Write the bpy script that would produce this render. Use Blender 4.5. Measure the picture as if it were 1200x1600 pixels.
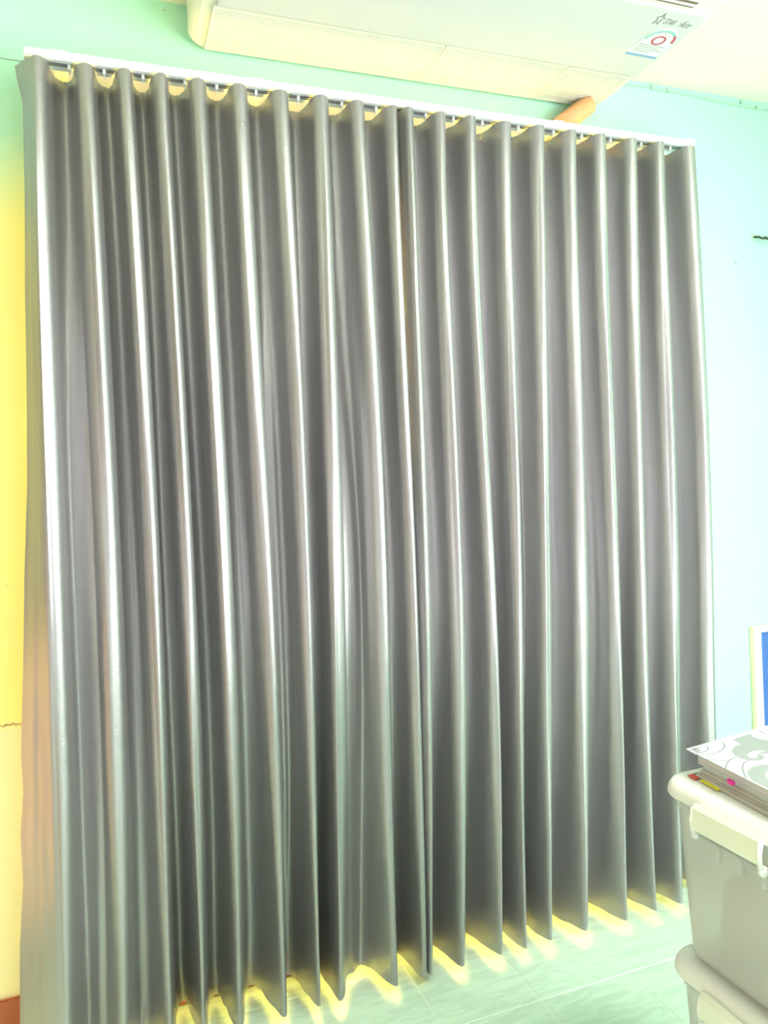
import bpy, bmesh, math, random
import numpy as np
from mathutils import Vector, Matrix, noise
random.seed(4)
PI = math.pi
for o in list(bpy.data.objects): bpy.data.objects.remove(o)
COL = bpy.context.scene.collection
SC = bpy.context.scene

# ------------------------------------------------------------------ camera
YAW, PITCH, ROLL, FPX, CAMH = 0.346577397, -0.0237275248, -0.0488877087, 1182.28, 1.5
fwd = Vector((math.sin(YAW)*math.cos(PITCH), math.cos(YAW)*math.cos(PITCH), math.sin(PITCH)))
rt0 = Vector((math.cos(YAW), -math.sin(YAW), 0)); up0 = rt0.cross(fwd)
RT = rt0*math.cos(ROLL) + up0*math.sin(ROLL)
UP = -rt0*math.sin(ROLL) + up0*math.cos(ROLL)
cd = bpy.data.cameras.new('camera'); cam = bpy.data.objects.new('camera', cd); COL.objects.link(cam)
cd.sensor_fit = 'VERTICAL'; cd.sensor_height = 36.0; cd.lens = FPX/1600*36.0
cd.clip_start = 0.02
cam.matrix_world = Matrix(((RT.x, UP.x, -fwd.x, 0), (RT.y, UP.y, -fwd.y, 0), (RT.z, UP.z, -fwd.z, CAMH), (0, 0, 0, 1)))
SC.camera = cam
def ray(px, py): return RT*((px-600)/FPX) - UP*((py-800)/FPX) + fwd
def at_y(px, py, Y):
    d = ray(px, py); p = d*(Y/d.y); p.z += CAMH; return p
def at_z(px, py, z):
    d = ray(px, py); p = d*((z-CAMH)/d.z); p.z += CAMH; return p
def at_x(px, py, x):
    d = ray(px, py); p = d*(x/d.x); p.z += CAMH; return p

# ------------------------------------------------------------------ world, lights, exposure
w = bpy.data.worlds.new('world'); SC.world = w; w.use_nodes = True
w.node_tree.nodes['Background'].inputs[0].default_value = (0.86, 0.95, 1.0, 1)
w.node_tree.nodes['Background'].inputs[1].default_value = 0.14
SC.view_settings.view_transform = 'Standard'; SC.view_settings.look = 'None'
SC.view_settings.gamma = 1.0; SC.view_settings.use_curve_mapping = False
SC.view_settings.exposure = 0.46
def area(name, loc, target, sx, sy, power, colour, spread=180):
    l = bpy.data.lights.new(name, 'AREA'); l.shape = 'RECTANGLE'; l.size = sx; l.size_y = sy
    l.energy = power; l.color = colour; l.spread = math.radians(spread)
    o = bpy.data.objects.new(name, l); COL.objects.link(o); o.location = loc
    o.rotation_euler = (Vector(target)-Vector(loc)).to_track_quat('-Z', 'Y').to_euler()
    return o
area('daylight_from_right_window', (3.05, -0.85, 1.45), (0, -0.85, 1.45), 1.5, 2.6, 150, (1.0, 0.95, 0.97))
area('daylight_from_rear_doorway', (1.6, -2.4, 1.5), (1.2, 2, 1.5), 1.6, 2.6, 20, (1.0, 0.98, 0.99))
area('added_warm_light_left', (-0.95, 2.10, 0.65), (-0.2, 2.34, 0.65), 0.16, 0.9, 1.6, (1.0, 0.48, 0.16))  # added light for an orange hue at the left, no lamp stands there
area('added_fill_light_left', (-1.8, -1.0, 1.1), (1.2, 1.2, 0.6), 0.9, 1.8, 16, (1.0, 0.99, 0.97))  # unseen fill, added to brighten the left faces of the bins
area('ceiling_lamp', (1.7, 0.3, 2.96), (1.7, 0.3, 0), 1.2, 0.5, 30, (1.0, 0.97, 0.97))
area('daylight_behind_curtain', (0.85, 2.62, 1.3), (0.85, 0, 1.3), 2.0, 2.4, 700, (1.0, 0.76, 0.16))

# ------------------------------------------------------------------ materials
def mat(name, col, rough=0.6, metal=0.0, noise_amt=0.0, noise_scale=4.0, col2=None, bump=0.0, bump_scale=60.0, stretch=(1, 1, 1), transmission=0.0, ior=1.45, spec=0.5, alpha=1.0):
    m = bpy.data.materials.new(name); m.use_nodes = True
    nt = m.node_tree; N = nt.nodes; L = nt.links; b = N['Principled BSDF']
    b.inputs['Base Color'].default_value = (*col, 1); b.inputs['Roughness'].default_value = rough
    b.inputs['Metallic'].default_value = metal; b.inputs['Transmission Weight'].default_value = transmission
    b.inputs['IOR'].default_value = ior; b.inputs['Specular IOR Level'].default_value = spec
    b.inputs['Alpha'].default_value = alpha
    if noise_amt > 0 or bump > 0:
        tc = N.new('ShaderNodeTexCoord'); mp = N.new('ShaderNodeMapping'); mp.inputs['Scale'].default_value = stretch
        L.new(tc.outputs['Object'], mp.inputs['Vector'])
    if noise_amt > 0:
        nz = N.new('ShaderNodeTexNoise'); nz.inputs['Scale'].default_value = noise_scale; nz.inputs['Detail'].default_value = 6
        L.new(mp.outputs[0], nz.inputs['Vector'])
        rp = N.new('ShaderNodeValToRGB'); rp.color_ramp.elements[0].position = 0.5-noise_amt/2; rp.color_ramp.elements[1].position = 0.5+noise_amt/2
        rp.color_ramp.elements[0].color = (*col, 1); rp.color_ramp.elements[1].color = (*(col2 or col), 1)
        L.new(nz.outputs['Fac'], rp.inputs[0]); L.new(rp.outputs[0], b.inputs['Base Color'])
    if bump > 0:
        nb = N.new('ShaderNodeTexNoise'); nb.inputs['Scale'].default_value = bump_scale; nb.inputs['Detail'].default_value = 4
        L.new(mp.outputs[0], nb.inputs['Vector'])
        bp = N.new('ShaderNodeBump'); bp.inputs['Strength'].default_value = bump; bp.inputs['Distance'].default_value = 0.004
        L.new(nb.outputs['Fac'], bp.inputs['Height']); L.new(bp.outputs[0], b.inputs['Normal'])
    return m
M = {}
M['mint'] = mat('mint_paint', (0.46, 0.86, 0.67), 0.55, noise_amt=0.5, noise_scale=1.6, col2=(0.51, 0.89, 0.74), bump=0.15, bump_scale=14)
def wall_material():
    # mint plaster with the yellow window glow painted into its lower left part
    m = M['mint'].copy(); m.name = 'mint_with_painted_yellow_glow'; nt = m.node_tree; N = nt.nodes; L = nt.links; b = N['Principled BSDF']
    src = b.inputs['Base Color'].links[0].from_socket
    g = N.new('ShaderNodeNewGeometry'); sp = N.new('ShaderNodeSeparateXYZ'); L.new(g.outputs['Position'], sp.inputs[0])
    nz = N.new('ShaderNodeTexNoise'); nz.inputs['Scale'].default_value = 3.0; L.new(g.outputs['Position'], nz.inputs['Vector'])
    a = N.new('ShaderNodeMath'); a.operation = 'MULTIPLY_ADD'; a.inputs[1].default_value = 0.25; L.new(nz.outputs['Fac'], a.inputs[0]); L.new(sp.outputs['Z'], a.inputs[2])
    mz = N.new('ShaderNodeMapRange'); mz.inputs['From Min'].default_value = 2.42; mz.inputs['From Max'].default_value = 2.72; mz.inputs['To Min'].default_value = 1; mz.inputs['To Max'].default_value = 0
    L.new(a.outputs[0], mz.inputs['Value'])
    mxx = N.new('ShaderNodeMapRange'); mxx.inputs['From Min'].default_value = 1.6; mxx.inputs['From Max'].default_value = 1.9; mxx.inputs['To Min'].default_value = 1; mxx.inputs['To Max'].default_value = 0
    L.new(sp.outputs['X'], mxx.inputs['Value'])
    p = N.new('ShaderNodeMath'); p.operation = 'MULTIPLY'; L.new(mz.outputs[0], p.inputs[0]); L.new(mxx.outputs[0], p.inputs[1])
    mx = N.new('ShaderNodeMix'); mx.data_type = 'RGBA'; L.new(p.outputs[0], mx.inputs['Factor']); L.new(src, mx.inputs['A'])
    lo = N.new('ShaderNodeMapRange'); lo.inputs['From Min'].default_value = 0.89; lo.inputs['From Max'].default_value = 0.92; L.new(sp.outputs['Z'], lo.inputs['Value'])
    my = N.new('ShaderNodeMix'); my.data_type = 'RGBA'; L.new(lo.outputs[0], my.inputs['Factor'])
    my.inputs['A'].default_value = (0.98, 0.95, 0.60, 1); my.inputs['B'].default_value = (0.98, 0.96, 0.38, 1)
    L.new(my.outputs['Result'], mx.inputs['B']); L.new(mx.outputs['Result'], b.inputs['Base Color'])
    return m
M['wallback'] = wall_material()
M['leftwall'] = mat('terracotta_paint', (0.33, 0.23, 0.17), 0.7, noise_amt=0.5, noise_scale=2, col2=(0.30, 0.22, 0.18))
M['ceiling'] = mat('cream_ceiling_paint', (0.92, 0.92, 0.78), 0.7, noise_amt=0.5, noise_scale=1.2, col2=(0.90, 0.92, 0.76))
M['skirting'] = mat('brown_red_skirting_paint', (0.36, 0.10, 0.05), 0.5, noise_amt=0.4, noise_scale=10, col2=(0.42, 0.13, 0.07))
M['grout'] = mat('pale_grout', (0.80, 0.92, 0.84), 0.8)
M['peach'] = mat('peach_wood_frame', (0.86, 0.72, 0.48), 0.5, noise_amt=0.4, noise_scale=12, col2=(0.88, 0.76, 0.54), stretch=(1, 8, 8))
M['glass'] = mat('window_glass', (1, 1, 1), 0.02, transmission=1.0)
M['rail'] = mat('white_rail_enamel', (0.80, 0.83, 0.84), 0.3)
M['slot'] = mat('rail_slot_grey', (0.22, 0.22, 0.23), 0.5)
M['acwhite'] = mat('air_conditioner_white_plastic', (0.74, 0.725, 0.74), 0.4, noise_amt=0.5, noise_scale=2, col2=(0.77, 0.755, 0.76))
M['accream'] = mat('yellow_lit_plastic', (0.84, 0.83, 0.76), 0.4)  # white plastic with the yellow light on it mixed into the colour
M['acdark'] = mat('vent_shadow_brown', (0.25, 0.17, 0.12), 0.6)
M['pipe'] = mat('orange_pipe_wrap', (0.80, 0.42, 0.20), 0.6, noise_amt=0.4, noise_scale=25, col2=(0.86, 0.50, 0.28))
M['cable'] = mat('cable_jacket', (0.50, 0.68, 0.60), 0.5)
M['black'] = mat('black_iron', (0.05, 0.07, 0.06), 0.6)
M['ink'] = mat('grey_print_ink', (0.22, 0.20, 0.20), 0.6)
M['paleink'] = mat('pale_grey_print_ink', (0.55, 0.55, 0.55), 0.6)
M['sticker'] = mat('sticker_white', (0.88, 0.92, 0.92), 0.4)
M['stblue'] = mat('sticker_blue', (0.28, 0.45, 0.72), 0.4)
M['stteal'] = mat('sticker_teal', (0.35, 0.62, 0.62), 0.4)
M['stred'] = mat('sticker_red', (0.62, 0.10, 0.16), 0.4)
M['bincase'] = mat('frosted_bin_plastic', (0.94, 0.95, 0.93), 0.22, transmission=0.6, ior=1.12, spec=0.4)
M['lid'] = mat('milky_lid_plastic', (0.93, 0.93, 0.91), 0.35)
M['lidpale'] = mat('milky_latch_plastic', (0.90, 0.92, 0.80), 0.35)
M['scrollline'] = mat('cover_line_print', (0.22, 0.23, 0.24), 0.5)
M['paperW'] = mat('cover_white_card', (0.72, 0.80, 0.79), 0.5)
M['scroll'] = mat('cover_grey_print', (0.34, 0.35, 0.35), 0.5)
M['pages'] = mat('lilac_page_edges', (0.80, 0.75, 0.78), 0.6, noise_amt=0.6, noise_scale=8, col2=(0.88, 0.84, 0.86), stretch=(0.3, 0.3, 40))
M['folder'] = mat('cream_folder_card', (0.78, 0.74, 0.66), 0.5)
M['folderg'] = mat('grey_folder_card', (0.62, 0.59, 0.60), 0.5)
for k, c in (('red', (0.85, 0.10, 0.08)), ('yellow', (0.95, 0.88, 0.05)), ('pink', (0.88, 0.04, 0.42)), ('dark', (0.08, 0.07, 0.06))):
    M['tab'+k] = mat('tab_'+k, c, 0.5)
M['frame'] = mat('cream_board_frame', (0.90, 0.86, 0.66), 0.45)
M['lilac'] = mat('lilac_board_edge', (0.74, 0.72, 0.78), 0.5)
M['blue'] = mat('blue_board_felt', (0.07, 0.17, 0.55), 0.6, bump=0.2, bump_scale=200)
M['c1'] = mat('cream_cloth', (0.80, 0.77, 0.62), 0.8, noise_amt=0.5, noise_scale=14, col2=(0.72, 0.70, 0.58))
M['c2'] = mat('grey_cloth', (0.38, 0.42, 0.42), 0.8, noise_amt=0.5, noise_scale=12, col2=(0.55, 0.58, 0.55))
M['c3'] = mat('green_cloth', (0.42, 0.62, 0.42), 0.8, noise_amt=0.5, noise_scale=12, col2=(0.55, 0.60, 0.40))
M['c4'] = mat('pinkish_cloth', (0.62, 0.42, 0.36), 0.8, noise_amt=0.5, noise_scale=12, col2=(0.70, 0.55, 0.45))
M['crack'] = mat('crack_brown', (0.55, 0.38, 0.18), 0.9, noise_amt=0.4, noise_scale=60, col2=(0.72, 0.60, 0.30))
M['crackg'] = mat('crack_green', (0.34, 0.52, 0.42), 0.9)
M['dullgreen'] = mat('dull_green', (0.42, 0.50, 0.36), 0.9, noise_amt=0.5, noise_scale=120, col2=(0.50, 0.72, 0.52))

def tile_material():
    m = bpy.data.materials.new('mint_marbled_tile'); m.use_nodes = True
    nt = m.node_tree; N = nt.nodes; L = nt.links; b = N['Principled BSDF']
    tc = N.new('ShaderNodeNewGeometry'); mp = N.new('ShaderNodeMapping'); mp.inputs['Scale'].default_value = (5.0, 22.0, 1)
    mp.inputs['Rotation'].default_value = (0, 0, 0.22)
    L.new(tc.outputs['Position'], mp.inputs['Vector'])
    nz = N.new('ShaderNodeTexNoise'); nz.inputs['Scale'].default_value = 1.6; nz.inputs['Detail'].default_value = 8; nz.inputs['Distortion'].default_value = 1.2
    L.new(mp.outputs[0], nz.inputs['Vector'])
    rp = N.new('ShaderNodeValToRGB'); e = rp.color_ramp.elements
    e[0].position = 0.40; e[0].color = (0.58, 0.77, 0.63, 1); e[1].position = 0.52; e[1].color = (0.64, 0.84, 0.68, 1)
    x = e.new(0.62); x.color = (0.67, 0.87, 0.72, 1)
    L.new(nz.outputs['Fac'], rp.inputs[0]); L.new(rp.outputs[0], b.inputs['Base Color'])
    b.inputs['Roughness'].default_value = 0.28
    bp = N.new('ShaderNodeBump'); bp.inputs['Strength'].default_value = 0.12; bp.inputs['Distance'].default_value = 0.003
    L.new(nz.outputs['Fac'], bp.inputs['Height']); L.new(bp.outputs[0], b.inputs['Normal'])
    return m
M['tile'] = tile_material()

def satin_material():
    m = bpy.data.materials.new('silver_grey_satin'); m.use_nodes = True
    nt = m.node_tree; N = nt.nodes; L = nt.links; b = N['Principled BSDF']
    b.inputs['Base Color'].default_value = (0.43, 0.415, 0.428, 1)
    b.inputs['Metallic'].default_value = 0.85; b.inputs['Roughness'].default_value = 0.34
    b.inputs['Anisotropic'].default_value = 0.75; b.inputs['Anisotropic Rotation'].default_value = 0.0
    tg = N.new('ShaderNodeTangent'); tg.direction_type = 'UV_MAP'; tg.uv_map = 'UVMap'
    L.new(tg.outputs[0], b.inputs['Tangent'])
    uv = N.new('ShaderNodeUVMap'); uv.uv_map = 'UVMap'
    hs = []
    for rot in (PI/4, -PI/4):
        mp = N.new('ShaderNodeMapping'); mp.vector_type = 'TEXTURE'
        mp.inputs['Rotation'].default_value = (0, 0, rot); mp.inputs['Scale'].default_value = (1/90, 1/420, 1)
        L.new(uv.outputs[0], mp.inputs['Vector'])
        nz = N.new('ShaderNodeTexNoise'); nz.noise_dimensions = '2D'; nz.inputs['Scale'].default_value = 1.0; nz.inputs['Detail'].default_value = 2
        L.new(mp.outputs[0], nz.inputs['Vector']); hs.append(nz)
    mx = N.new('ShaderNodeMath'); mx.operation = 'MAXIMUM'
    L.new(hs[0].outputs['Fac'], mx.inputs[0]); L.new(hs[1].outputs['Fac'], mx.inputs[1])
    rr = N.new('ShaderNodeMapRange'); rr.inputs['From Min'].default_value = 0.45; rr.inputs['From Max'].default_value = 0.72; rr.inputs['To Min'].default_value = 0.30; rr.inputs['To Max'].default_value = 0.42
    L.new(mx.outputs[0], rr.inputs['Value']); L.new(rr.outputs[0], b.inputs['Roughness'])
    bp = N.new('ShaderNodeBump'); bp.inputs['Strength'].default_value = 0.35; bp.inputs['Distance'].default_value = 0.002
    L.new(mx.outputs[0], bp.inputs['Height']); L.new(bp.outputs[0], b.inputs['Normal'])
    return m
M['satin'] = satin_material()

# ------------------------------------------------------------------ helpers
def link_mesh(name, verts, faces, m, parent=None, smooth=False, loc=None):
    me = bpy.data.meshes.new(name); me.from_pydata([tuple(v) for v in verts], [], faces); me.update()
    if m: me.materials.append(m)
    if smooth:
        for p in me.polygons: p.use_smooth = True
    o = bpy.data.objects.new(name, me); COL.objects.link(o)
    if parent: o.parent = parent
    if loc: o.location = loc
    return o
def from_bm(name, bm, m, parent=None, smooth=False):
    bmesh.ops.recalc_face_normals(bm, faces=bm.faces[:])
    me = bpy.data.meshes.new(name); bm.to_mesh(me); bm.free()
    if m: me.materials.append(m)
    if smooth:
        for p in me.polygons: p.use_smooth = True
    o = bpy.data.objects.new(name, me); COL.objects.link(o)
    if parent: o.parent = parent
    return o
def bm_box(bm, lo, hi, bev=0.0, seg=2):
    vs = [bm.verts.new((x, y, z)) for z in (lo[2], hi[2]) for y in (lo[1], hi[1]) for x in (lo[0], hi[0])]
    fs = [bm.faces.new([vs[i] for i in f]) for f in ((0, 2, 3, 1), (4, 5, 7, 6), (0, 1, 5, 4), (2, 6, 7, 3), (0, 4, 6, 2), (1, 3, 7, 5))]
    if bev > 0:
        es = list({e for f in fs for e in f.edges})
        bmesh.ops.bevel(bm, geom=es, offset=bev, segments=seg, affect='EDGES')
def box(name, lo, hi, m, parent=None, bev=0.0):
    bm = bmesh.new(); bm_box(bm, lo, hi, bev); return from_bm(name, bm, m, parent)
def bm_tube(bm, pts, r, seg=10):
    pts = [Vector(p) for p in pts]; rings = []
    for i, p in enumerate(pts):
        t = (pts[min(i+1, len(pts)-1)]-pts[max(i-1, 0)]).normalized()
        a = t.orthogonal().normalized() if i == 0 else (prev - t*prev.dot(t)).normalized()
        prev = a; b = t.cross(a)
        rr = r[i] if isinstance(r, (list, tuple)) else r
        rings.append([bm.verts.new(p+(a*math.cos(2*PI*k/seg)+b*math.sin(2*PI*k/seg))*rr) for k in range(seg)])
    for i in range(len(rings)-1):
        for k in range(seg):
            bm.faces.new((rings[i][k], rings[i][(k+1) % seg], rings[i+1][(k+1) % seg], rings[i+1][k]))
    bm.faces.new(rings[0][::-1]); bm.faces.new(rings[-1])
def tube(name, pts, r, m, parent=None, seg=10):
    bm = bmesh.new(); bm_tube(bm, pts, r, seg); return from_bm(name, bm, m, parent, smooth=True)
def slab(name, outline, z0, z1, m, parent=None):
    """prism of an xy outline between z0 and z1"""
    n = len(outline)
    v = [(x, y, z0) for x, y in outline]+[(x, y, z1) for x, y in outline]
    f = [tuple(range(n)), tuple(range(2*n-1, n-1, -1))]+[(i, i+n, (i+1) % n+n, (i+1) % n) for i in range(n)]
    bm = bmesh.new(); bv = [bm.verts.new(p) for p in v]
    for q in f: bm.faces.new([bv[i] for i in q])
    return from_bm(name, bm, m, parent)
def tag(o, label=None, cat=None, group=None, kind=None):
    if label: o['label'] = label
    if cat: o['category'] = cat
    if group: o['group'] = group
    if kind: o['kind'] = kind
    return o
def thing(name, loc, label, cat, group=None):
    o = bpy.data.objects.new(name, None); COL.objects.link(o); o.location = loc; o.empty_display_size = 0.1
    return tag(o, label, cat, group)
def adopt(root, *obs):
    """parent while keeping the world placement (root is only translated)"""
    for o in obs:
        o.parent = root; o.matrix_parent_inverse = Matrix.Translation(-Vector(root.location))
def rounded(x0, y0, x1, y1, r, n=6):
    out = []
    for cx, cy, a0 in ((x1-r, y1-r, 0), (x0+r, y1-r, PI/2), (x0+r, y0+r, PI), (x1-r, y0+r, 3*PI/2)):
        for k in range(n+1):
            a = a0+PI/2*k/n; out.append((cx+r*math.cos(a), cy+r*math.sin(a)))
    return out

# ------------------------------------------------------------------ the room
WY = 2.34; XL, XR, YN, ZC = -1.9, 3.1, -2.5, 2.99
WX0, WX1, WZ0, WZ1 = -0.14, 1.92, 0.12, 2.56     # window opening behind the curtain
# back wall with its opening
bm = bmesh.new()
bm_box(bm, (XL, WY, 0), (WX0, WY+0.14, ZC)); bm_box(bm, (WX1, WY, 0), (XR, WY+0.14, ZC))
bm_box(bm, (WX0, WY, WZ1), (WX1, WY+0.14, ZC)); bm_box(bm, (WX0, WY, 0), (WX1, WY+0.14, WZ0))
wall = tag(from_bm('wall_back', bm, M['wallback']), kind='structure', label='plaster wall behind the curtain, mint green with yellow light painted on the lower left')
tag(box('wall_right', (XR, YN, 0), (XR+0.1, WY+0.14, ZC), M['mint']), kind='structure', label='mint green side wall on the right')
tag(box('wall_left', (XL-0.1, YN, 0), (XL, WY+0.14, ZC), M['leftwall']), kind='structure', label='brownish side wall on the left')
tag(box('ceiling', (XL-0.1, YN, ZC), (XR+0.1, WY+0.14, ZC+0.1), M['ceiling']), kind='structure', label='plain cream ceiling')
fl = tag(box('floor', (XL-0.1, YN, -0.12), (XR+0.1, WY+0.14, -0.0012), M['grout']), kind='structure', label='floor of square pale mint marbled tiles')
# tiles
TS = 0.306; gap = 0.0012
tb = bmesh.new(); bm_box(tb, (gap, gap, -0.010), (TS-gap, TS-gap, 0.0), 0.0012, 1)
tme = bpy.data.meshes.new('tile'); bmesh.ops.recalc_face_normals(tb, faces=tb.faces[:]); tb.to_mesh(tme); tb.free(); tme.materials.append(M['tile'])
x0t, y0t = 0.798-TS*8, 1.917-TS*10
for i in range(15):
    for j in range(12):
        px_, py_ = x0t+i*TS, y0t+j*TS
        if py_+TS > WY+0.30 or px_+TS > XR+0.25: continue
        if j == 11 : continue
        t = bpy.data.objects.new('tile', tme); COL.objects.link(t); t.parent = fl; t.location = (px_, py_, 0)
        t.rotation_euler = (random.uniform(-1, 1)*0.0004, random.uniform(-1, 1)*0.0004, 0)
# last row, cut at the wall
yy = y0t+11*TS
cut = bpy.data.meshes.new('cut_tile'); cb = bmesh.new(); bm_box(cb, (gap, gap, -0.010), (TS-gap, WY-yy-0.002, 0.0), 0.0012, 1)
bmesh.ops.recalc_face_normals(cb, faces=cb.faces[:]); cb.to_mesh(cut); cb.free(); cut.materials.append(M['tile'])
for i in range(15):
    px_ = x0t+i*TS
    if px_+TS > XR+0.25: continue
    t = bpy.data.objects.new('cut_tile', cut); COL.objects.link(t); t.parent = fl; t.location = (px_, yy, 0)
# skirting, brown red
bm = bmesh.new(); bm_box(bm, (XL, WY-0.012, 0.0), (XR, WY, 0.145), 0.003)
tag(from_bm('baseboard_back', bm, M['skirting']), kind='structure', label='brown red painted skirting at the foot of the wall')
# window in the opening
win = box('window_1', (WX0, WY+0.02, WZ0), (WX1, WY+0.08, WZ0+0.06), M['peach'], None, 0.004)
tag(win, kind='structure', label='peach framed window behind the curtain')
for k, (lo, hi) in enumerate((((WX0, WY+0.02, WZ1-0.06), (WX1, WY+0.08, WZ1)), ((WX0, WY+0.02, WZ0+0.06), (WX0+0.05, WY+0.08, WZ1-0.06)),
                              ((WX1-0.05, WY+0.02, WZ0+0.06), (WX1, WY+0.08, WZ1-0.06)), ((0.785, WY+0.02, WZ0+0.06), (0.835, WY+0.08, WZ1-0.06)))):
    box('frame_bar', lo, hi, M['peach'], win, 0.004)
for a, b_ in ((WX0+0.05, 0.785), (0.835, WX1-0.05)):
    box('glass_pane', (a, WY+0.045, WZ0+0.06), (b_, WY+0.05, WZ1-0.06), M['glass'], win)
bm = bmesh.new()
bm_box(bm, (WX0+0.02, WY-0.010, 2.64), (WX1+0.02, WY, 2.755), 0.003)
tag(from_bm('trim_1', bm, M['peach']), kind='structure', label='peach timber head board over the window')
# plaster seams and marks on the back wall
def strip(name, pts, width, m, parent, thick=0.0015, Y=WY):
    bm = bmesh.new(); lo = []; hi = []
    for k, (x, z) in enumerate(pts):
        wd = width*(0.6+0.8*random.random())
        lo.append((x, z-wd/2)); hi.append((x, z+wd/2))
    poly = lo+hi[::-1]
    f = [bm.verts.new((x, Y-thick, z)) for x, z in poly]; b2 = [bm.verts.new((x, Y+0.001, z)) for x, z in poly]; n = len(poly)
    L_ = len(pts)
    for i in range(L_-1):
        bm.faces.new((f[i], f[i+1], f[n-2-i], f[n-1-i]))
    for i in range(n): bm.faces.new((f[i], b2[i], b2[(i+1) % n], f[(i+1) % n]))
    return from_bm(name, bm, m, parent)
pa, pb = at_y(-60, 1143, WY), at_y(60, 1127, WY)
strip('plaster_crack', [(pa.x+(pb.x-pa.x)*k/30, pa.z+(pb.z-pa.z)*k/30+random.uniform(-.003, .003)) for k in range(31)], 0.006, M['crack'], wall)
pa, pb = at_y(-60, 82, WY), at_y(34, 96, WY)
strip('plaster_seam', [(pa.x+(pb.x-pa.x)*k/20, pa.z+(pb.z-pa.z)*k/20+random.uniform(-.0006, .0006)) for k in range(21)], 0.0028, M['crackg'], wall)
for (mx, my, sz, key) in ((1150, 411, 0.011, 'crackg'), (1166, 464, 0.003, 'crackg'), (1134, 1112, 0.005, 'crackg'), (1144, 1113, 0.003, 'crackg'), (1167, 1105, 0.005, 'crackg'), (1163, 1127, 0.003, 'crackg'),
                          (257, 16, 0.004, 'crack'), (12, 915, 0.003, 'crack')):
    p = at_y(mx, my, WY)
    strip('wall_chip', [(p.x-sz+2*sz*k/6, p.z+0.5*sz*math.sin(k*1.1)+random.uniform(-.2, .2)*sz) for k in range(7)], sz*0.45, M[key], wall)
p = at_y(1175, 374, WY)
strip('hook_mark', [(p.x-0.001+0.0012*k, p.z-0.006*k) for k in range(6)], 0.006, M['dullgreen'], wall, 0.0008)  # dull green marks running down from the hook
strip('hook_mark', [(p.x+0.004*k, p.z-0.0055*k) for k in range(10)], 0.003, M['dullgreen'], wall, 0.0007)

# ------------------------------------------------------------------ curtains
T0 = [78, 149, 210, 265, 322, 387, 450, 514, 570, 624, 647, 698, 744, 799, 851, 901, 946, 996, 1038, 1086]
T1 = [84, 167, 231, 283, 341, 403, 470, 524, 589, 636, 659, 708, 756, 806, 854, 906, 955, 1002, 1045, 1099]
T2 = [100, 190, 256, 308, 363, 430, 491, 532, 607, 654, 672, 722, 775, 815, 861, 916, 969, 1009, 1059, 1115]
T3 = [113, 202, 268, 322, 380, 445, 502, 542, 621, 667, 681, 733, 791, 826, 866, 924, 982, 1026, 1067, 1125]
T4 = [122, 210, 283, 332, 387, 457, 511, 541, 629, 671, 682, 730, 790, 828, 867, 921, 983, 1029, 1070, 1131]
ZT = 2.675; ZB = 0.030; YR = 2.150; YV = 2.262
def flare(z): return -0.045*max(0.0, 1-z/0.9)**2
def edge_to_centre(px, py, rad=0.026):
    """axis of a fold of radius rad whose right silhouette passes through the pixel"""
    yc = YR+rad+flare(at_y(px, py, YR).z); p = at_y(px, py, yc); phi = math.atan2(p.x, p.y)
    return p.x-rad/math.cos(phi), p.z
def ytip(i):  # pixel height of the hem under each fold
    return 1610-0.274*(T4[i]-345)
FOLDS = []
for i in range(20):
    rad = 0.026 if i != 0 else 0.030
    ks = []
    for px, py in ((T0[i], 90+0.1328*(T0[i]-36)), (T1[i], 470), (T2[i], 900), (T3[i], 1300), (T4[i], ytip(i))):
        x, z = edge_to_centre(px, py, rad); ks.append((x, z))
    zz = np.array([k[1] for k in ks]); xx = np.array([k[0] for k in ks])
    FOLDS.append(np.polyfit(zz, xx, 3))
def centre(i, z): return float(np.polyval(FOLDS[i], z))
def smooth(a, b, t):
    t = min(1, max(0, (t-a)/(b-a))); return t*t*(3-2*t)

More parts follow.
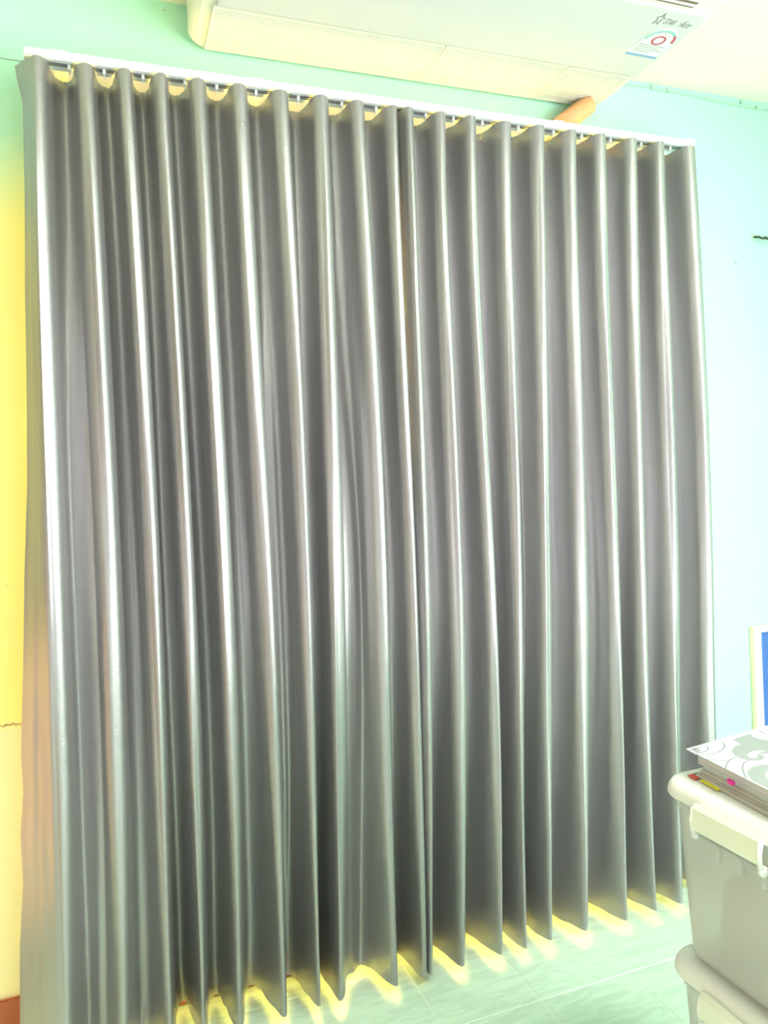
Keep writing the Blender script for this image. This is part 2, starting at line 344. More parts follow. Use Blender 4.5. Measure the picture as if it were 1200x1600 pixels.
def curtain(i0, i1, name, label, seed, left_edge, right_edge):
    NS = 40; NZ = 210
    zs = [ZB+(ZT-ZB)*(k/(NZ-1)) for k in range(NZ)]
    rnd = random.Random(seed)
    ph = [[rnd.uniform(0, 6.28) for _ in range(4)] for _ in range(i1-i0+2)]
    cols = None; verts = []; arcs = None
    for kz, z in enumerate(zs):
        row = []
        c = [centre(i, z) for i in range(i0, i1+1)]
        # left selvedge
        le = left_edge(z); n0 = 26
        for k in range(n0):
            s = k/n0
            x = le[0]+(c[0]-le[0])*(s+0.10*math.sin(PI*s))
            y = le[1]+(YR+flare(z)-le[1])*math.sin(PI/2*s)**1.0
            row.append([x, y, -1, s])
        for g in range(len(c)-1):
            gi = i0+g
            wob = 0.006*math.sin(z*1.9+ph[g][0])+0.004*math.sin(z*4.3+ph[g][1])
            yv = YV+0.022*smooth(1.2, 0.2, z)+wob-0.012*smooth(2.4, 1.0, z)*math.sin(ph[g][2])
            pitch = c[g+1]-c[g]
            if gi in (0, 1): yv -= 0.055*smooth(1.1, 0.15, z)
            if pitch < 0.075: yv -= (0.075-pitch)*0.9
            yr = YR+flare(z)+0.004*math.sin(z*2.3+ph[g][3])*smooth(0.1, 0.6, z)*smooth(ZT, 2.3, z)
            sk = 0.05*math.sin(z*1.3+ph[g][3])     # the valley leans to one side
            for k in range(NS):
                s = k/NS
                s2 = s+sk*math.sin(PI*s)**2*0.6
                b = 0.47-0.06*smooth(1.9, 2.55, z)-0.36*smooth(0.9, 0.05, z)-0.0*z
                x = c[g]+pitch*(s2+b*math.sin(4*PI*s2)/(2*PI)*0.5*1.7)
                ridge = 0.5+0.5*math.cos(2*PI*s)
                ridge = ridge**(0.92+0.05*smooth(2.5, 1.6, z)+0.35*smooth(0.8, 0.05, z))
                y = yv-(yv-yr)*ridge
                # extra half fold in the wide gaps
                if gi == 7:
                    a = smooth(2.25, 1.2, z)
                    bul = math.exp(-((s-0.42)/0.17)**2)
                    y -= a*bul*0.062
                if gi == 0:
                    y -= 0.030*math.exp(-((s-0.60)/0.10)**2)*smooth(2.5, 1.4, z)
                if gi in (5, 13):
                    y -= 0.020*math.exp(-((s-0.5)/0.07)**2)*smooth(2.3, 1.5, z)*smooth(0.1, 0.7, z)
                if gi in (12, 17):
                    y -= 0.030*math.exp(-((s-0.40)/0.11)**2)*smooth(2.1, 0.9, z)
                row.append([x, y, g, s])
        re = right_edge(z); n1 = 22
        for k in range(n1+1):
            s = k/n1
            x = c[-1]+(re[0]-c[-1])*math.sin(PI/2*s)
            y = YR+flare(z)+(re[1]-YR-flare(z))*(1-math.cos(PI/2*s))
            if i1 == 9:      # this edge tucks back behind the other curtain
                rd = 0.014; yf = YR+flare(z)
                if s < 0.3: a9 = PI/2*s/0.3; x = c[-1]+rd*math.sin(a9); y = yf+rd*(1-math.cos(a9))
                elif s < 0.75: x = c[-1]+rd+0.002*(s-0.3)/0.45; y = yf+rd+(2.238-yf-rd)*(s-0.3)/0.45
                else: a9 = (s-0.75)/0.25; x = c[-1]+rd+0.002+(re[0]-c[-1]-rd-0.002)*a9; y = 2.238+(re[1]-2.238)*a9
            row.append([x, y, 99, s])
        if arcs is None:
            arcs = [0.0]
            for q in range(1, len(row)): arcs.append(arcs[-1]+math.hypot(row[q][0]-row[q-1][0], row[q][1]-row[q-1][1]))
            arcs = [a*1.0 for a in arcs]
        for q, (x, y, g, s) in enumerate(row):
            a = arcs[q]; valley = math.sin(PI*s)**2 if 0 <= g < 90 else 0.25
            d = noise.noise(Vector((a*17, z*0.9, seed*7.7)))*0.0050
            d += noise.noise(Vector((a*48, z*1.6, seed*3.1)))*0.0017
            d += noise.noise(Vector((a*30, z*7, seed*1.7)))*0.0010
            # gathered heading
            d += 0.0032*valley*math.sin(a*620+3*math.sin(a*90))*math.exp(-(ZT-z)/0.022)
            # puckers along the hem
            hem = math.exp(-(z-ZB)/0.07)
            d += noise.noise(Vector((a*22, z*14, seed*9.1)))*0.012*hem*(0.35+valley)
            if kz == 0: pass
            zq = z + noise.noise(Vector((a*9, 0, seed)))*0.008*math.exp(-(z-ZB)/0.10)
            if g == 99: d *= 0.5
            verts.append((x+d*0.35, y+d, zq))
        cols = len(row)
    faces = []
    for kz in range(NZ-1):
        for q in range(cols-1):
            a = kz*cols+q; faces.append((a, a+1, a+1+cols, a+cols))
    o = link_mesh(name, verts, faces, M['satin'], smooth=True)
    uv = o.data.uv_layers.new(name='UVMap')
    vi = np.empty(len(o.data.loops), dtype=np.int32); o.data.loops.foreach_get('vertex_index', vi)
    A = np.array(arcs)[vi % cols]; Z = np.array(zs)[vi//cols]
    uv.data.foreach_set('uv', np.stack([A, Z], 1).ravel())
    tag(o, label, 'curtain', 'pair of satin curtains')
    return o
def interp(z, tab):
    tab = sorted(tab); return float(np.interp(z, [t[0] for t in tab], [t[1] for t in tab]))
def le_left(z):
    tab = []
    for px, py in ((24, 108), (27, 125), (36, 160), (39, 300), (39, 470), (41, 620), (42, 760), (38, 900), (37, 1000), (33, 1180), (36, 1240), (32, 1305), (36, 1380), (31, 1480), (31, 1600), (29, 1690)):
        p = at_y(px, py, 2.215); tab.append((p.z, p.x))
    return interp(z, tab), 2.215
def re_left(z): return centre(10, z)+0.034, 2.264
def le_right(z): return centre(10, z)-0.026, 2.195
def re_right(z): return centre(19, z)+0.030, 2.190
cl = curtain(0, 9, 'curtain', 'silver grey satin curtain panel on the left half of the rail', 3, le_left, re_left)
cr = curtain(10, 19, 'curtain', 'silver grey satin curtain panel on the right, nearest the storage bins', 8, le_right, re_right)

# ------------------------------------------------------------------ curtain rail
rx0, rx1 = at_y(36, 78, 2.17).x, at_y(1086, 217, 2.17).x
rail = thing('curtain_rail', ((rx0+rx1)/2, 2.20, 2.68), 'long white metal curtain rail above the grey curtains', 'curtain rail')
bm = bmesh.new()
bm_box(bm, (rx0, 2.172, 2.686), (rx1, 2.232, 2.708), 0.002)
bm_box(bm, (rx0, 2.172, 2.683), (rx1, 2.178, 2.687))
adopt(rail, from_bm('track', bm, M['rail']))
adopt(rail, box('track_slot', (rx0+0.003, 2.190, 2.6835), (rx1-0.003, 2.205, 2.688), M['slot']))
for k, (px, py) in enumerate(((93, 78), (395, 121), (855, 188), (1060, 217))):
    x = at_y(px, py, 2.25).x
    bm = bmesh.new()
    bm_box(bm, (x-0.018, 2.228, 2.700), (x+0.018, WY, 2.705), 0.001)
    bm_box(bm, (x-0.018, WY-0.004, 2.700), (x+0.018, WY, 2.745), 0.001)
    bm_box(bm, (x-0.020, 2.180, 2.708), (x+0.020, 2.232, 2.716), 0.0015)
    bm_box(bm, (x-0.006, 2.195, 2.716), (x+0.006, 2.215, 2.724), 0.001)
    adopt(rail, from_bm('bracket', bm, M['rail']))
for i in range(19):
    if i == 9: continue
    for fr in (0.5,):
        x = centre(i, ZT)*(1-fr)+centre(i+1, ZT)*fr+random.uniform(-.006, .02)
        bm = bmesh.new(); bm_box(bm, (x-0.004, 2.189, 2.672), (x+0.004, 2.206, 2.685), 0.001)
        bm_tube(bm, [(x, 2.198, 2.673), (x, 2.200, 2.668), (x, 2.206, 2.666)], 0.0013, 6)
        adopt(rail, from_bm('glider', bm, M['rail']))

# ------------------------------------------------------------------ air conditioner slung under the ceiling
AZ = 2.862
ax0, ax1 = 0.335, 1.725; ayb = WY-0.005; ayg = 2.115; pfr = at_z(1098, 22, AZ); ayf = pfr.y
ac = thing('air_conditioner', ((ax0+ax1)/2, WY, AZ), 'large white air conditioner with rear slatted grille slung under the ceiling', 'air conditioner')
bm = bmesh.new(); ol = rounded(ax0-0.045, ayf-0.10, ax1+0.032, ayb, 0.045, 8)
zb, zt = AZ+0.004, ZC
rings = []
for zz_, ins in ((zb, 0.020), (zb+0.006, 0.008), (zb+0.018, 0.0), (zt-0.01, 0.0), (zt, 0.004)):
    cx, cy = (ax0+ax1)/2, (ayf+ayb)/2
    rings.append([bm.verts.new((x-math.copysign(ins, x-cx), y-math.copysign(ins, y-cy)*(0 if y > ayb-0.02 else 1), zz_)) for x, y in ol])
n = len(ol)
for a, b_ in zip(rings, rings[1:]):
    for k in range(n): bm.faces.new((a[k], a[(k+1) % n], b_[(k+1) % n], b_[k]))
bm.faces.new(rings[0]); bm.faces.new(rings[-1])
adopt(ac, from_bm('casing', bm, M['accream']))
adopt(ac, box('underside_panel', (ax0+0.012, ayf, AZ-0.006), (ax1+0.014, ayg-0.004, AZ+0.006), M['acwhite'], None, 0.003))
# outlet beyond the panel
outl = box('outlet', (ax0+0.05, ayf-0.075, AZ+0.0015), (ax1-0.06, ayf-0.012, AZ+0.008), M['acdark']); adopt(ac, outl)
for k in range(3):
    y = ayf-0.022-0.02*k
    lv = box('louvre', (ax0+0.05, y-0.006, AZ-0.003), (ax1-0.06, y, AZ+0.003), M['acwhite'], outl, 0.001)
# grille sections with frames and slats
xs = [ax0, ax0+(ax1-ax0)/3*0.98, ax0+(ax1-ax0)*0.655, ax1-0.008]
pxs = [332, 660, 880, 925]
xs = [ax0+0.004, at_z(655, 128, AZ).x, ax1-0.006]
xs.insert(1, (xs[0]*0.66+xs[1]*0.34)); xs.insert(1+1, xs[0]*0.32+xs[2]*0.68); xs = sorted(xs)
xs = [ax0+0.004, at_z(655, 128, AZ).x, at_z(835, 155, AZ).x, ax1-0.006]
for s0, s1 in zip(xs, xs[1:]):
    bm = bmesh.new(); y0, y1 = ayg, ayb-0.012; t = 0.007
    bm_box(bm, (s0+0.001, y0, AZ-0.005), (s1-0.001, y0+t, AZ+0.005)); bm_box(bm, (s0+0.001, y1-t, AZ-0.005), (s1-0.001, y1, AZ+0.005))
    bm_box(bm, (s0+0.001, y0+t, AZ-0.005), (s0+t, y1-t, AZ+0.005)); bm_box(bm, (s1-t, y0+t, AZ-0.005), (s1-0.001, y1-t, AZ+0.005))
    g = from_bm('grille_frame', bm, M['accream']); adopt(ac, g)
    ns = 17
    for k in range(ns):
        y = y0+t+(y1-y0-2*t)*(k+0.5)/ns
        sl = box('slat', (s0+t, y-0.0045, AZ-0.004), (s1-t, y+0.0030, AZ+0.0005), M['accream'], g)
# logo and sticker on the underside panel, facing down (local x = +X, local y = -Y)
PZ = AZ-0.0062
def down_text(body, px, py, size, name, shear=0.25, bold=0.0006, tilt=0.0, xs_=0.5):
    cu = bpy.data.curves.new(name, 'FONT'); cu.body = body; cu.size = size; cu.shear = shear; cu.extrude = 0.0003; cu.offset = bold
    tmp = bpy.data.objects.new(name+'_tmp', cu); COL.objects.link(tmp)
    dg = bpy.context.evaluated_depsgraph_get(); me = bpy.data.meshes.new_from_object(tmp.evaluated_get(dg))
    bpy.data.objects.remove(tmp)
    p = at_z(px, py, PZ); c_, s_ = math.cos(tilt), math.sin(tilt)
    for v in me.vertices:
        x, y, z = v.co; x *= xs_; x, y = x*c_-y*s_, x*s_+y*c_
        v.co = (p.x+x, p.y-y, PZ-z)
    me.flip_normals() if False else None
    me.materials.clear(); me.materials.append(M['ink'])
    o = bpy.data.objects.new(name, me); COL.objects.link(o); adopt(ac, o); return o
down_text('STAR', 1034.5, 36.5, 0.033, 'lettering', 0.2, 0.0)
down_text('\u00b7Aire', 1055.5, 41, 0.042, 'lettering', 0.5, -0.0003)
def down_poly(name, pts, m, parent=None, off=0.0, thick=0.0006):
    o = slab(name, pts, PZ-off-thick, PZ-off, m)
    adopt(ac, o) if parent is None else setattr(o, 'parent', parent)
    return o
# star outline around the S
sp = at_z(1031.0, 30.0, PZ); pts = []
def down_line(name, P, wd, m, closed=True, off=0.0, parent=None):
    bm = bmesh.new(); P = [Vector((x, y, 0)) for x, y in P]; n = len(P); A = []; B = []
    for i in range(n):
        if closed: t = P[(i+1) % n]-P[i-1]
        else: t = P[min(i+1, n-1)]-P[max(i-1, 0)]
        t.normalize(); nn = Vector((-t.y, t.x, 0))*wd/2
        A.append(P[i]+nn); B.append(P[i]-nn)
    z0, z1 = PZ-off, PZ-off-0.0006
    va = [[bm.verts.new((p.x, p.y, z)) for p in S] for z in (z0, z1) for S in (A, B)]
    for i in range(n if closed else n-1):
        j = (i+1) % n
        for q, r_ in ((0, 1), (2, 3), (0, 2), (1, 3)): bm.faces.new((va[q][i], va[q][j], va[r_][j], va[r_][i]))
    o = from_bm(name, bm, m)
    if parent is None: adopt(ac, o)
    else:
        o.parent = parent
    return o
star = []
for k in range(10):
    a = PI/2+k*PI/5; r_ = 0.032 if k % 2 == 0 else 0.014
    star.append((sp.x+r_*math.cos(a)*0.45, sp.y-r_*math.sin(a)*0.9))
down_line('star_emblem', star, 0.0028, M['ink'])
# energy label
bl = at_z(976, 84, PZ); br = at_z(1022, 93, PZ); tpx = at_z(1046, 44.5, PZ)
SW = br.x-bl.x; SH = bl.y-tpx.y; sx0 = bl.x; sy0 = bl.y
def S(u, v): return (sx0+u*SW, sy0-v*SH)
arch = [S(0, 0), S(1, 0), S(1.0, 0.56)]+[S(0.5+0.5*math.cos(a), 0.56+0.44*math.sin(a)) for a in [PI*k/14 for k in range(1, 14)]]+[S(0, 0.56)]
lab = down_poly('energy_label', arch, M['sticker']); lab['label'] = 'white arched energy rating sticker'
def lab_part(o): o.parent = lab; o.matrix_parent_inverse = Matrix.Identity(4); return o
def lab_line(name, P, wd, m, closed=False, off=0.0007): return down_line(name, P, wd, m, closed, off, lab)
def lab_slab(name, P, m): return slab_child(name, P, m)
def slab_child(name, P, m):
    o = slab(name, P, PZ-0.0013, PZ-0.0007, m); o.parent = lab; return o
lab_line('teal_arc', [S(0.5+0.42*math.cos(a), 0.58+0.33*math.sin(a)) for a in [PI*(0.25+0.75*k/16) for k in range(17)]], 0.009, M['stteal'])
lab_line('red_arc', [S(0.5+0.42*math.cos(a), 0.58+0.33*math.sin(a)) for a in [PI*(0.0+0.25*k/6) for k in range(7)]], 0.009, M['stred'])
lab_line('red_ring', [S(0.5+0.17*math.cos(a), 0.60+0.13*math.sin(a)) for a in [2*PI*k/20 for k in range(20)]], 0.007, M['stred'], True)
for k in range(5):
    a = PI*(0.12+0.19*k); lab_line('scale_mark', [S(0.5+0.27*math.cos(a), 0.60+0.20*math.sin(a)), S(0.5+0.31*math.cos(a), 0.60+0.235*math.sin(a))], 0.004, M['paleink'])
slab_child('blue_bar', [S(0.0, 0.01), S(1, 0.01), S(1, 0.085), S(0, 0.085)], M['stblue'])
for k, (a, b_) in enumerate(((0.08, 0.9), (0.08, 0.75), (0.1, 0.92), (0.1, 0.6))):
    v = 0.40-k*0.075; slab_child('print_line', [S(a, v), S(b_, v), S(b_, v+0.03), S(a, v+0.03)], M['paleink'])

# insulated pipe from the unit to the wall
p0 = at_y(920, 163, 2.285); p1 = at_y(884, 190, 2.295)
pipe = tag(tube('pipe', [p0, p0*0.7+p1*0.3, p0*0.4+p1*0.6, p1, p1+(p1-p0)*0.35, p1+(p1-p0)*0.6+Vector((-0.01, 0.03, 0))], 0.033, M['pipe'], seg=16), 'orange wrapped pipe dropping from the air conditioner behind the rail', 'pipe')

# cable under the ceiling
cb_pts = [(975, 131), (1010, 136), (1043, 142), (1085, 150), (1130, 160), (1160, 166), (1182, 169), (1240, 178)]
P3 = []
for i in range(len(cb_pts)-1):
    for k in range(4):
        t = k/4; px = cb_pts[i][0]*(1-t)+cb_pts[i+1][0]*t; py = cb_pts[i][1]*(1-t)+cb_pts[i+1][1]*t
        p = at_y(px, py, WY-0.004); P3.append(p+Vector((0, 0, random.uniform(-.0008, .0008))))
cab = thing('cable', P3[0], 'thin pale cable clipped to the mint wall just under the ceiling', 'cable')
adopt(cab, tube('wire', P3, 0.0024, M['cable'], seg=6))
for px, py in ((1043, 142), (1018, 137), (1158, 160), (1182, 169)):
    p = at_y(px, py, WY-0.004)
    bm = bmesh.new(); bm_box(bm, (p.x-0.004, WY-0.010, p.z-0.006), (p.x+0.004, WY, p.z+0.007), 0.001)
    bm_tube(bm, [(p.x+0.001, WY-0.003, p.z+0.004), (p.x+0.001, WY-0.012, p.z+0.006)], 0.002, 6)
    adopt(cab, from_bm('clip', bm, M['cable']))

# hook on the wall at the right edge
hp = at_y(1179, 369, WY-0.01); hq = at_y(1200, 373, WY-0.03); d = hq-hp
hk = thing('wall_hook', (hp.x, WY, hp.z), 'short black iron hook sticking out of the mint wall', 'hook')
adopt(hk, tube('shaft', [hp+Vector((0, 0.012, 0)), hp+d*0.3, hp+d*0.6+Vector((0, 0, -.003)), hp+d*0.75+Vector((0, 0, .002)), hq, hq+d*0.5, hq+d*0.9+Vector((0, -0.01, 0.02))], [0.004, 0.005, 0.0045, 0.006, 0.0055, 0.005, 0.004], M['black'], seg=8))
adopt(hk, box('base_plate', (hp.x-0.006, WY-0.004, hp.z-0.010), (hp.x+0.006, WY, hp.z+0.010), M['dullgreen'], None, 0.001))

# framed board at the right edge
c = at_y(1177, 980, 2.318)
bx0, bz1 = c.x, c.z; bx1, bz0 = bx0+0.62, 0.42
bd = thing('notice_board', ((bx0+bx1)/2, 2.33, bz0), 'cream framed blue board on the wall at the right edge', 'board')
bm = bmesh.new(); fw = 0.026
bm_box(bm, (bx0, 2.318, bz0), (bx0+fw, WY, bz1), 0.002); bm_box(bm, (bx1-fw, 2.318, bz0), (bx1, WY, bz1), 0.002)
bm_box(bm, (bx0+fw, 2.318, bz1-fw), (bx1-fw, WY, bz1), 0.002); bm_box(bm, (bx0+fw, 2.318, bz0), (bx1-fw, WY, bz0+fw), 0.002)
adopt(bd, from_bm('frame', bm, M['frame']))
bm = bmesh.new(); f2 = fw+0.022
bm.free()
for q0, q1 in ((bx0+fw, bx0+f2), (bx1-f2, bx1-fw)): adopt(bd, box('inner_edge', (q0, 2.326, bz0+fw), (q1, WY-0.002, bz1-fw), M['lilac']))
adopt(bd, box('panel', (bx0+f2, 2.331, bz0+fw), (bx1-f2, WY-0.001, bz1-fw), M['blue']))

# ------------------------------------------------------------------ storage bins
BX0, BY1, BW, BL = 1.150, 1.435, 0.43, 0.64
def shell(bm, levels):
    rings = []
    for (x0, y0, x1, y1, r, z) in levels: rings.append([bm.verts.new((x, y, z)) for x, y in rounded(x0, y0, x1, y1, r, 8)])
    n = len(rings[0])
    for a, b_ in zip(rings, rings[1:]):
        for k in range(n): bm.faces.new((a[k], a[(k+1) % n], b_[(k+1) % n], b_[k]))
    return rings
def storage_bin(z0, ztop, label):
    x0, y1 = BX0, BY1; x1, y0 = x0+BW, y1-BL
    root = thing('storage_bin', ((x0+x1)/2, (y0+y1)/2, z0), label, 'storage bin', 'stacked storage bins')
    zl = ztop-0.034            # bottom of the lid skirt
    def L(ins, z, r=0.05): return (x0+ins, y0+ins, x1-ins, y1-ins, r, z)
    bm = bmesh.new()
    rg = shell(bm, [L(0.062, z0+0.003, .04), L(0.038, z0+0.015, .045), L(0.024, zl-0.06, .05), L(0.023, zl-0.030, .05), L(0.018, zl-0.024, .055), L(0.018, zl+0.008, .055),
                    L(0.022, zl+0.008, .052), L(0.030, zl-0.03, .048), L(0.029, zl-0.06, .048), L(0.043, z0+0.018, .042), L(0.064, z0+0.007, .038)])
    bm.faces.new(rg[0][::-1]); bm.faces.new(rg[-1])
    adopt(root, from_bm('body', bm, M['bincase'], smooth=False))
    bm = bmesh.new()
    rg = shell(bm, [L(0.014, zl, .060), L(0.002, zl+0.001, .070), L(0.0, zl+0.006, .072), L(0.003, ztop-0.014, .070), L(0.010, ztop-0.004, .064), L(0.020, ztop, .056),
                    L(0.034, ztop-0.001, .045), L(0.040, ztop-0.002, .040), L(0.050, ztop-0.002, .035)])
    bm.faces.new(rg[-1][::-1]) ; bm.faces.new(rg[0])
    ld = from_bm('lid', bm, M['lid'], smooth=True); adopt(root, ld)
    # latch on the near long side (x = x0) and the matching one on the far side
    for side in (-1, 1):
        xs_ = x0 if side < 0 else x1
        ya, yb = 1.112, 1.290
        bm = bmesh.new(); prof = [(-0.004, ztop-0.018), (0.010, ztop-0.010), (0.021, ztop-0.020), (0.026, ztop-0.055), (0.022, ztop-0.066), (0.016, ztop-0.064), (0.018, ztop-0.050), (0.012, ztop-0.026), (0.0, ztop-0.030)]
        A = [bm.verts.new((xs_+side*dx, ya, z)) for dx, z in prof]; B = [bm.verts.new((xs_+side*dx, yb, z)) for dx, z in prof]
        for k in range(len(prof)): bm.faces.new((A[k], A[(k+1) % len(prof)], B[(k+1) % len(prof)], B[k]))
        bm.faces.new(A); bm.faces.new(B[::-1])
        lt = from_bm('latch', bm, M['lidpale']); adopt(root, lt)
        for ye in (ya, yb):
            bm = bmesh.new()
            bm_tube(bm, [(xs_+side*0.016, ye, ztop-0.02), (xs_+side*0.022, ye, ztop-0.045), (xs_+side*0.019, ye, ztop-0.072)], 0.0055, 8)
            bm_tube(bm, [(xs_+side*0.012, ye-0.004, ztop-0.078), (xs_+side*0.012, ye+0.004, ztop-0.078)], 0.011, 12)
            h = from_bm('hinge_pin', bm, M['lid'], smooth=True); adopt(root, h)
        bm = bmesh.new(); xr = xs_-side*0.026
        bm_box(bm, (min(xr, xr+side*0.014), ya-0.02, ztop-0.098), (max(xr, xr+side*0.014), yb+0.02, ztop-0.092), 0.001)
        for ye in (ya+0.03, (ya+yb)/2, yb-0.03):
            bm_box(bm, (min(xr, xr+side*0.012), ye-0.002, ztop-0.135), (max(xr, xr+side*0.012), ye+0.002, ztop-0.096), 0.0005)
        adopt(root, from_bm('grip_rib', bm, M['bincase']))
    return root
storage_bin(0.411, 0.820, 'frosted storage bin with milky lid, on top of the stack, with papers on its lid')
storage_bin(0.0, 0.410, 'frosted storage bin with milky lid on the floor, under the other bin')
# things seen dimly through the upper bin
def bundle(lo, hi, m, label, seed):
    bm = bmesh.new(); bm_box(bm, lo, hi, 0.02, 4)
    for v in bm.verts: v.co += Vector([noise.noise(v.co*14+Vector((seed, k*5, 0))) for k in range(3)])*0.012
    return tag(from_bm('folded_cloth', bm, m, smooth=True), label, 'cloth')
bundle((1.26, 1.20, 0.435), (1.37, 1.37, 0.60), M['c1'], 'cream folded cloth dimly seen in the top bin, at its far corner', 1)
bundle((1.26, 0.98, 0.435), (1.40, 1.17, 0.55), M['c4'], 'pinkish folded cloth dimly seen low in the top bin', 2)
bundle((1.26, 0.84, 0.615), (1.40, 1.10, 0.69), M['c3'], 'green folded cloth dimly seen high in the top bin', 3)
bundle((1.41, 0.86, 0.435), (1.55, 1.36, 0.70), M['c2'], 'grey folded cloth dimly seen at the back of the top bin', 4)
bundle((1.27, 0.85, 0.02), (1.52, 1.35, 0.26), M['c3'], 'green folded cloth dimly seen in the bottom bin', 5)

# ------------------------------------------------------------------ papers on the top bin
LZ = 0.8105
def sheet_stack(name, z0, z1, m, corner, dirx, diry, wx, wy, bev=0.0006):
    """box with its far-left corner at 'corner', running wx along dirx and wy along diry (towards the camera)"""
    a = Vector((corner.x, corner.y, 0)); ex = dirx*wx; ey = diry*wy
    return slab(name, [(q.x, q.y) for q in (a, a+ex, a+ex+ey, a+ey)], z0, z1, m)
CZ = 0.880
ca = at_z(1072, 1170, CZ); cb2 = at_z(1187, 1137, CZ); cc = at_z(1200, 1234, CZ)
dx = (cb2-ca); dx.z = 0; dx.normalize()
dy = cc-ca; dy.z = 0; dy.normalize()
print('ANGLE', math.degrees(dx.angle(dy)))
book = thing('pattern_file', (ca.x, ca.y, 0.850), 'thick file with white cover printed in grey scrolls on the top bin', 'file')
cov = sheet_stack('cover', CZ-0.002, CZ, M['paperW'], ca, dx, dy, 0.33, 0.46); adopt(book, cov)
pgc = ca+dx*0.028+dy*0.012
adopt(book, sheet_stack('pages', 0.8465, CZ-0.0021, M['pages'], pgc, dx, dy, 0.29, 0.44))
for k in range(5):
    z = 0.850+k*0.0055
    adopt(book, sheet_stack('page_divider', z, z+0.0012, M['paperW'] if k % 2 else M['folderg'], pgc-dx*0.0012+dy*0.001, dx, dy, 0.288, 0.436))
adopt(book, sheet_stack('back_cover', 0.8445, 0.8465, M['paperW'], pgc-dx*0.002, dx, dy, 0.295, 0.445))
# printed scrolls
def on_cover(pts): return [(p.x, p.y) for p in (at_z(px, py, CZ) for px, py in pts)]
def z6(pts): return [(1000+x/6, 1120+y/6) for x, y in pts]   # points read off a 6x enlargement
def printed(pts, nm='scroll_print'):
    q = on_cover(z6(pts)); o = slab(nm, q, CZ, CZ+0.0004, M['scroll']); adopt(book, o)
def printed_line(pts, wd=0.0026, sub=6):
    q = on_cover(z6(pts)); Q = []
    for i in range(len(q)-1):
        p_1 = Vector(q[max(i-1, 0)]); p0_ = Vector(q[i]); p1_ = Vector(q[i+1]); p2_ = Vector(q[min(i+2, len(q)-1)])
        for k in range(sub):
            t = k/sub; Q.append(0.5*((2*p0_)+(-p_1+p1_)*t+(2*p_1-5*p0_+4*p1_-p2_)*t*t+(-p_1+3*p0_-3*p1_+p2_)*t**3))
    Q.append(Vector(q[-1])); bm = bmesh.new(); A = []; B = []
    for i, p in enumerate(Q):
        t = Q[min(i+1, len(Q)-1)]-Q[max(i-1, 0)]; t.normalize(); nn = Vector((-t.y, t.x))*wd/2
        A.append(p+nn); B.append(p-nn)
    z1_ = CZ+0.0004
    va = [bm.verts.new((p.x, p.y, z1_)) for p in A]; vb = [bm.verts.new((p.x, p.y, z1_)) for p in B]
    wa = [bm.verts.new((p.x, p.y, CZ-0.0002)) for p in A]; wb = [bm.verts.new((p.x, p.y, CZ-0.0002)) for p in B]
    for i in range(len(Q)-1):
        bm.faces.new((va[i], va[i+1], vb[i+1], vb[i])); bm.faces.new((va[i], wa[i], wa[i+1], va[i+1])); bm.faces.new((vb[i], vb[i+1], wb[i+1], wb[i]))
    adopt(book, from_bm('scroll_line', bm, M['scrollline']))
printed([(478, 300), (520, 293), (555, 300), (568, 318), (560, 335), (535, 342), (515, 330), (498, 312)])
printed([(870, 212), (950, 185), (1035, 160), (1060, 185), (1120, 210), (1260, 225), (1260, 330), (1200, 345), (1140, 350), (1110, 350), (1130, 335), (1180, 322), (1130, 312), (1060, 322), (1015, 342), (1008, 370), (1040, 388), (1080, 388), (1110, 372),
         (1085, 350), (1110, 352), (1150, 360), (1170, 378), (1155, 400), (1110, 412), (1040, 412), (960, 395), (890, 362), (860, 328), (870, 295), (905, 272), (948, 257)])
printed([(1012, 505), (1060, 470), (1130, 453), (1260, 445), (1260, 500), (1190, 510), (1170, 540), (1200, 590), (1260, 640), (1260, 695), (1160, 650), (1065, 603), (1030, 572), (1003, 535)])
printed_line([(445, 318), (520, 300), (590, 270), (630, 280), (638, 305), (600, 328), (545, 340)])
printed_line([(500, 352), (600, 356), (710, 340), (780, 300), (792, 262), (765, 238)])
printed_line([(560, 385), (640, 402), (730, 408), (830, 414)])
printed_line([(910, 380), (860, 395), (825, 425), (808, 460), (803, 495)])
printed_line([(1020, 410), (980, 430), (962, 470), (975, 530), (995, 575)])
printed_line([(1120, 128), (1160, 155), (1200, 168), (1260, 178)])
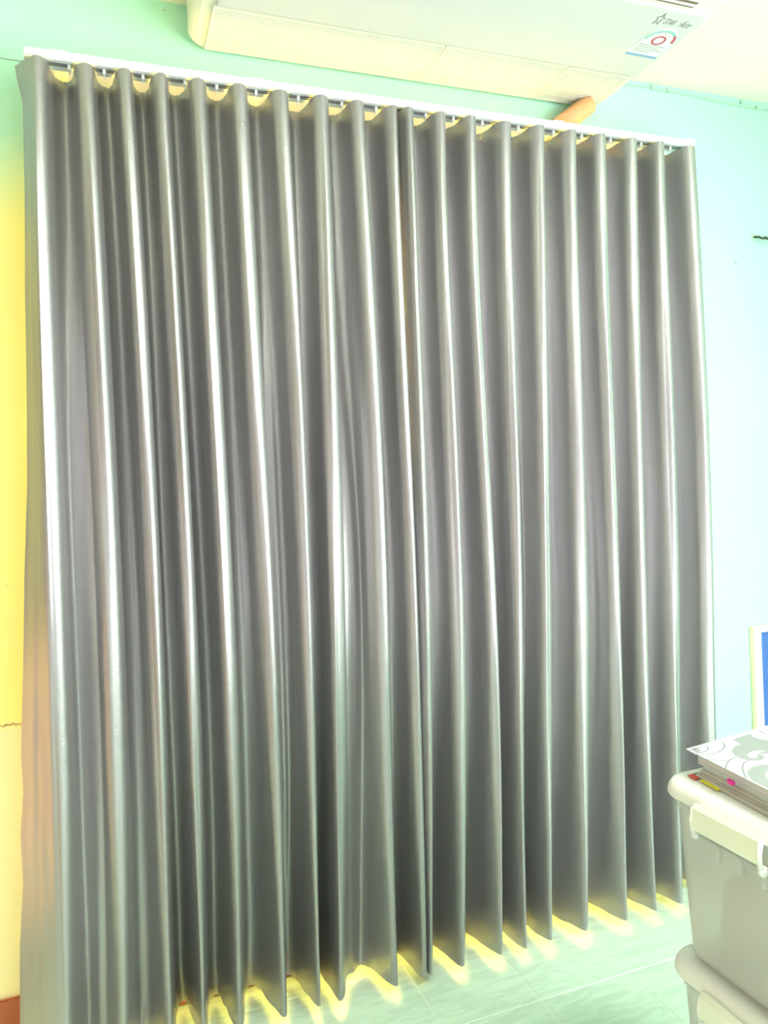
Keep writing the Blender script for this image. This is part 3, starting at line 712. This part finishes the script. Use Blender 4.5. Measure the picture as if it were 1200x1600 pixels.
# folders under the file
fc = at_z(1098, 1200, 0.830)
fo = []
for k, (z0_, z1_, off, m_, lb) in enumerate(((0.8205, 0.8255, -0.004, 'folder', 'lowest cream document folder lying directly on the bin lid'),
                                     (0.8260, 0.8310, 0.0, 'folderg', 'thin grey document folder, second from the bottom of the pile'),
                                     (0.8315, 0.8370, 0.004, 'folder', 'cream document folder in the middle of the pile'),
                                     (0.8375, 0.8438, 0.010, 'paperW', 'white document folder directly beneath the thick patterned file'))):
    base = pgc+dx*(-0.020+0.006*k)+dy*(0.012+off)
    t = thing('document_folder', (base.x, base.y, z0_), lb, 'folder', 'folders under the patterned file')
    adopt(t, sheet_stack('card', z0_, z0_+0.0012, M[m_], base, dx, dy, 0.27, 0.42), sheet_stack('card', z1_-0.0012, z1_, M[m_], base, dx, dy, 0.27, 0.42),
          sheet_stack('sheets', z0_+0.0013, z1_-0.0013, M['pages'], base+dx*0.003+dy*0.003, dx, dy, 0.262, 0.41))
    fo.append(base)
# sticky tabs
def tab(px, py, z, key, ln, wd, label, th=0.0012):
    p = at_z(px, py, z); a = p
    o = slab('sticky_tab', [(q.x, q.y) for q in (a, a+dx*wd, a+dx*wd+dy*ln, a+dy*ln)], z-th, z, M['tab'+key])
    return tag(o, label, 'sticky tab', 'sticky tabs at the edge of the pile')
tab(1074, 1211, 0.8225, 'red', 0.028, 0.016, 'red sticky tab at the corner of the paper pile')
tab(1083, 1209, 0.8235, 'dark', 0.034, 0.012, 'black sticky tab between the red and the yellow one')
tab(1093, 1219, 0.8237, 'yellow', 0.060, 0.012, 'long yellow sticky tab on the paper pile')
bm = bmesh.new(); p = at_z(1142, 1222, 0.852)
bmesh.ops.create_uvsphere(bm, u_segments=14, v_segments=8, radius=1.0)
for v in bm.verts: v.co = Vector((p.x, p.y, 0.852))+dx*v.co.x*0.006+dy*v.co.y*0.013+Vector((0, 0, v.co.z*0.006))
tag(from_bm('sticky_tab', bm, M['tabpink'], smooth=True), 'bright pink rounded tab sticking out of the patterned file', 'sticky tab', 'sticky tabs at the edge of the pile')
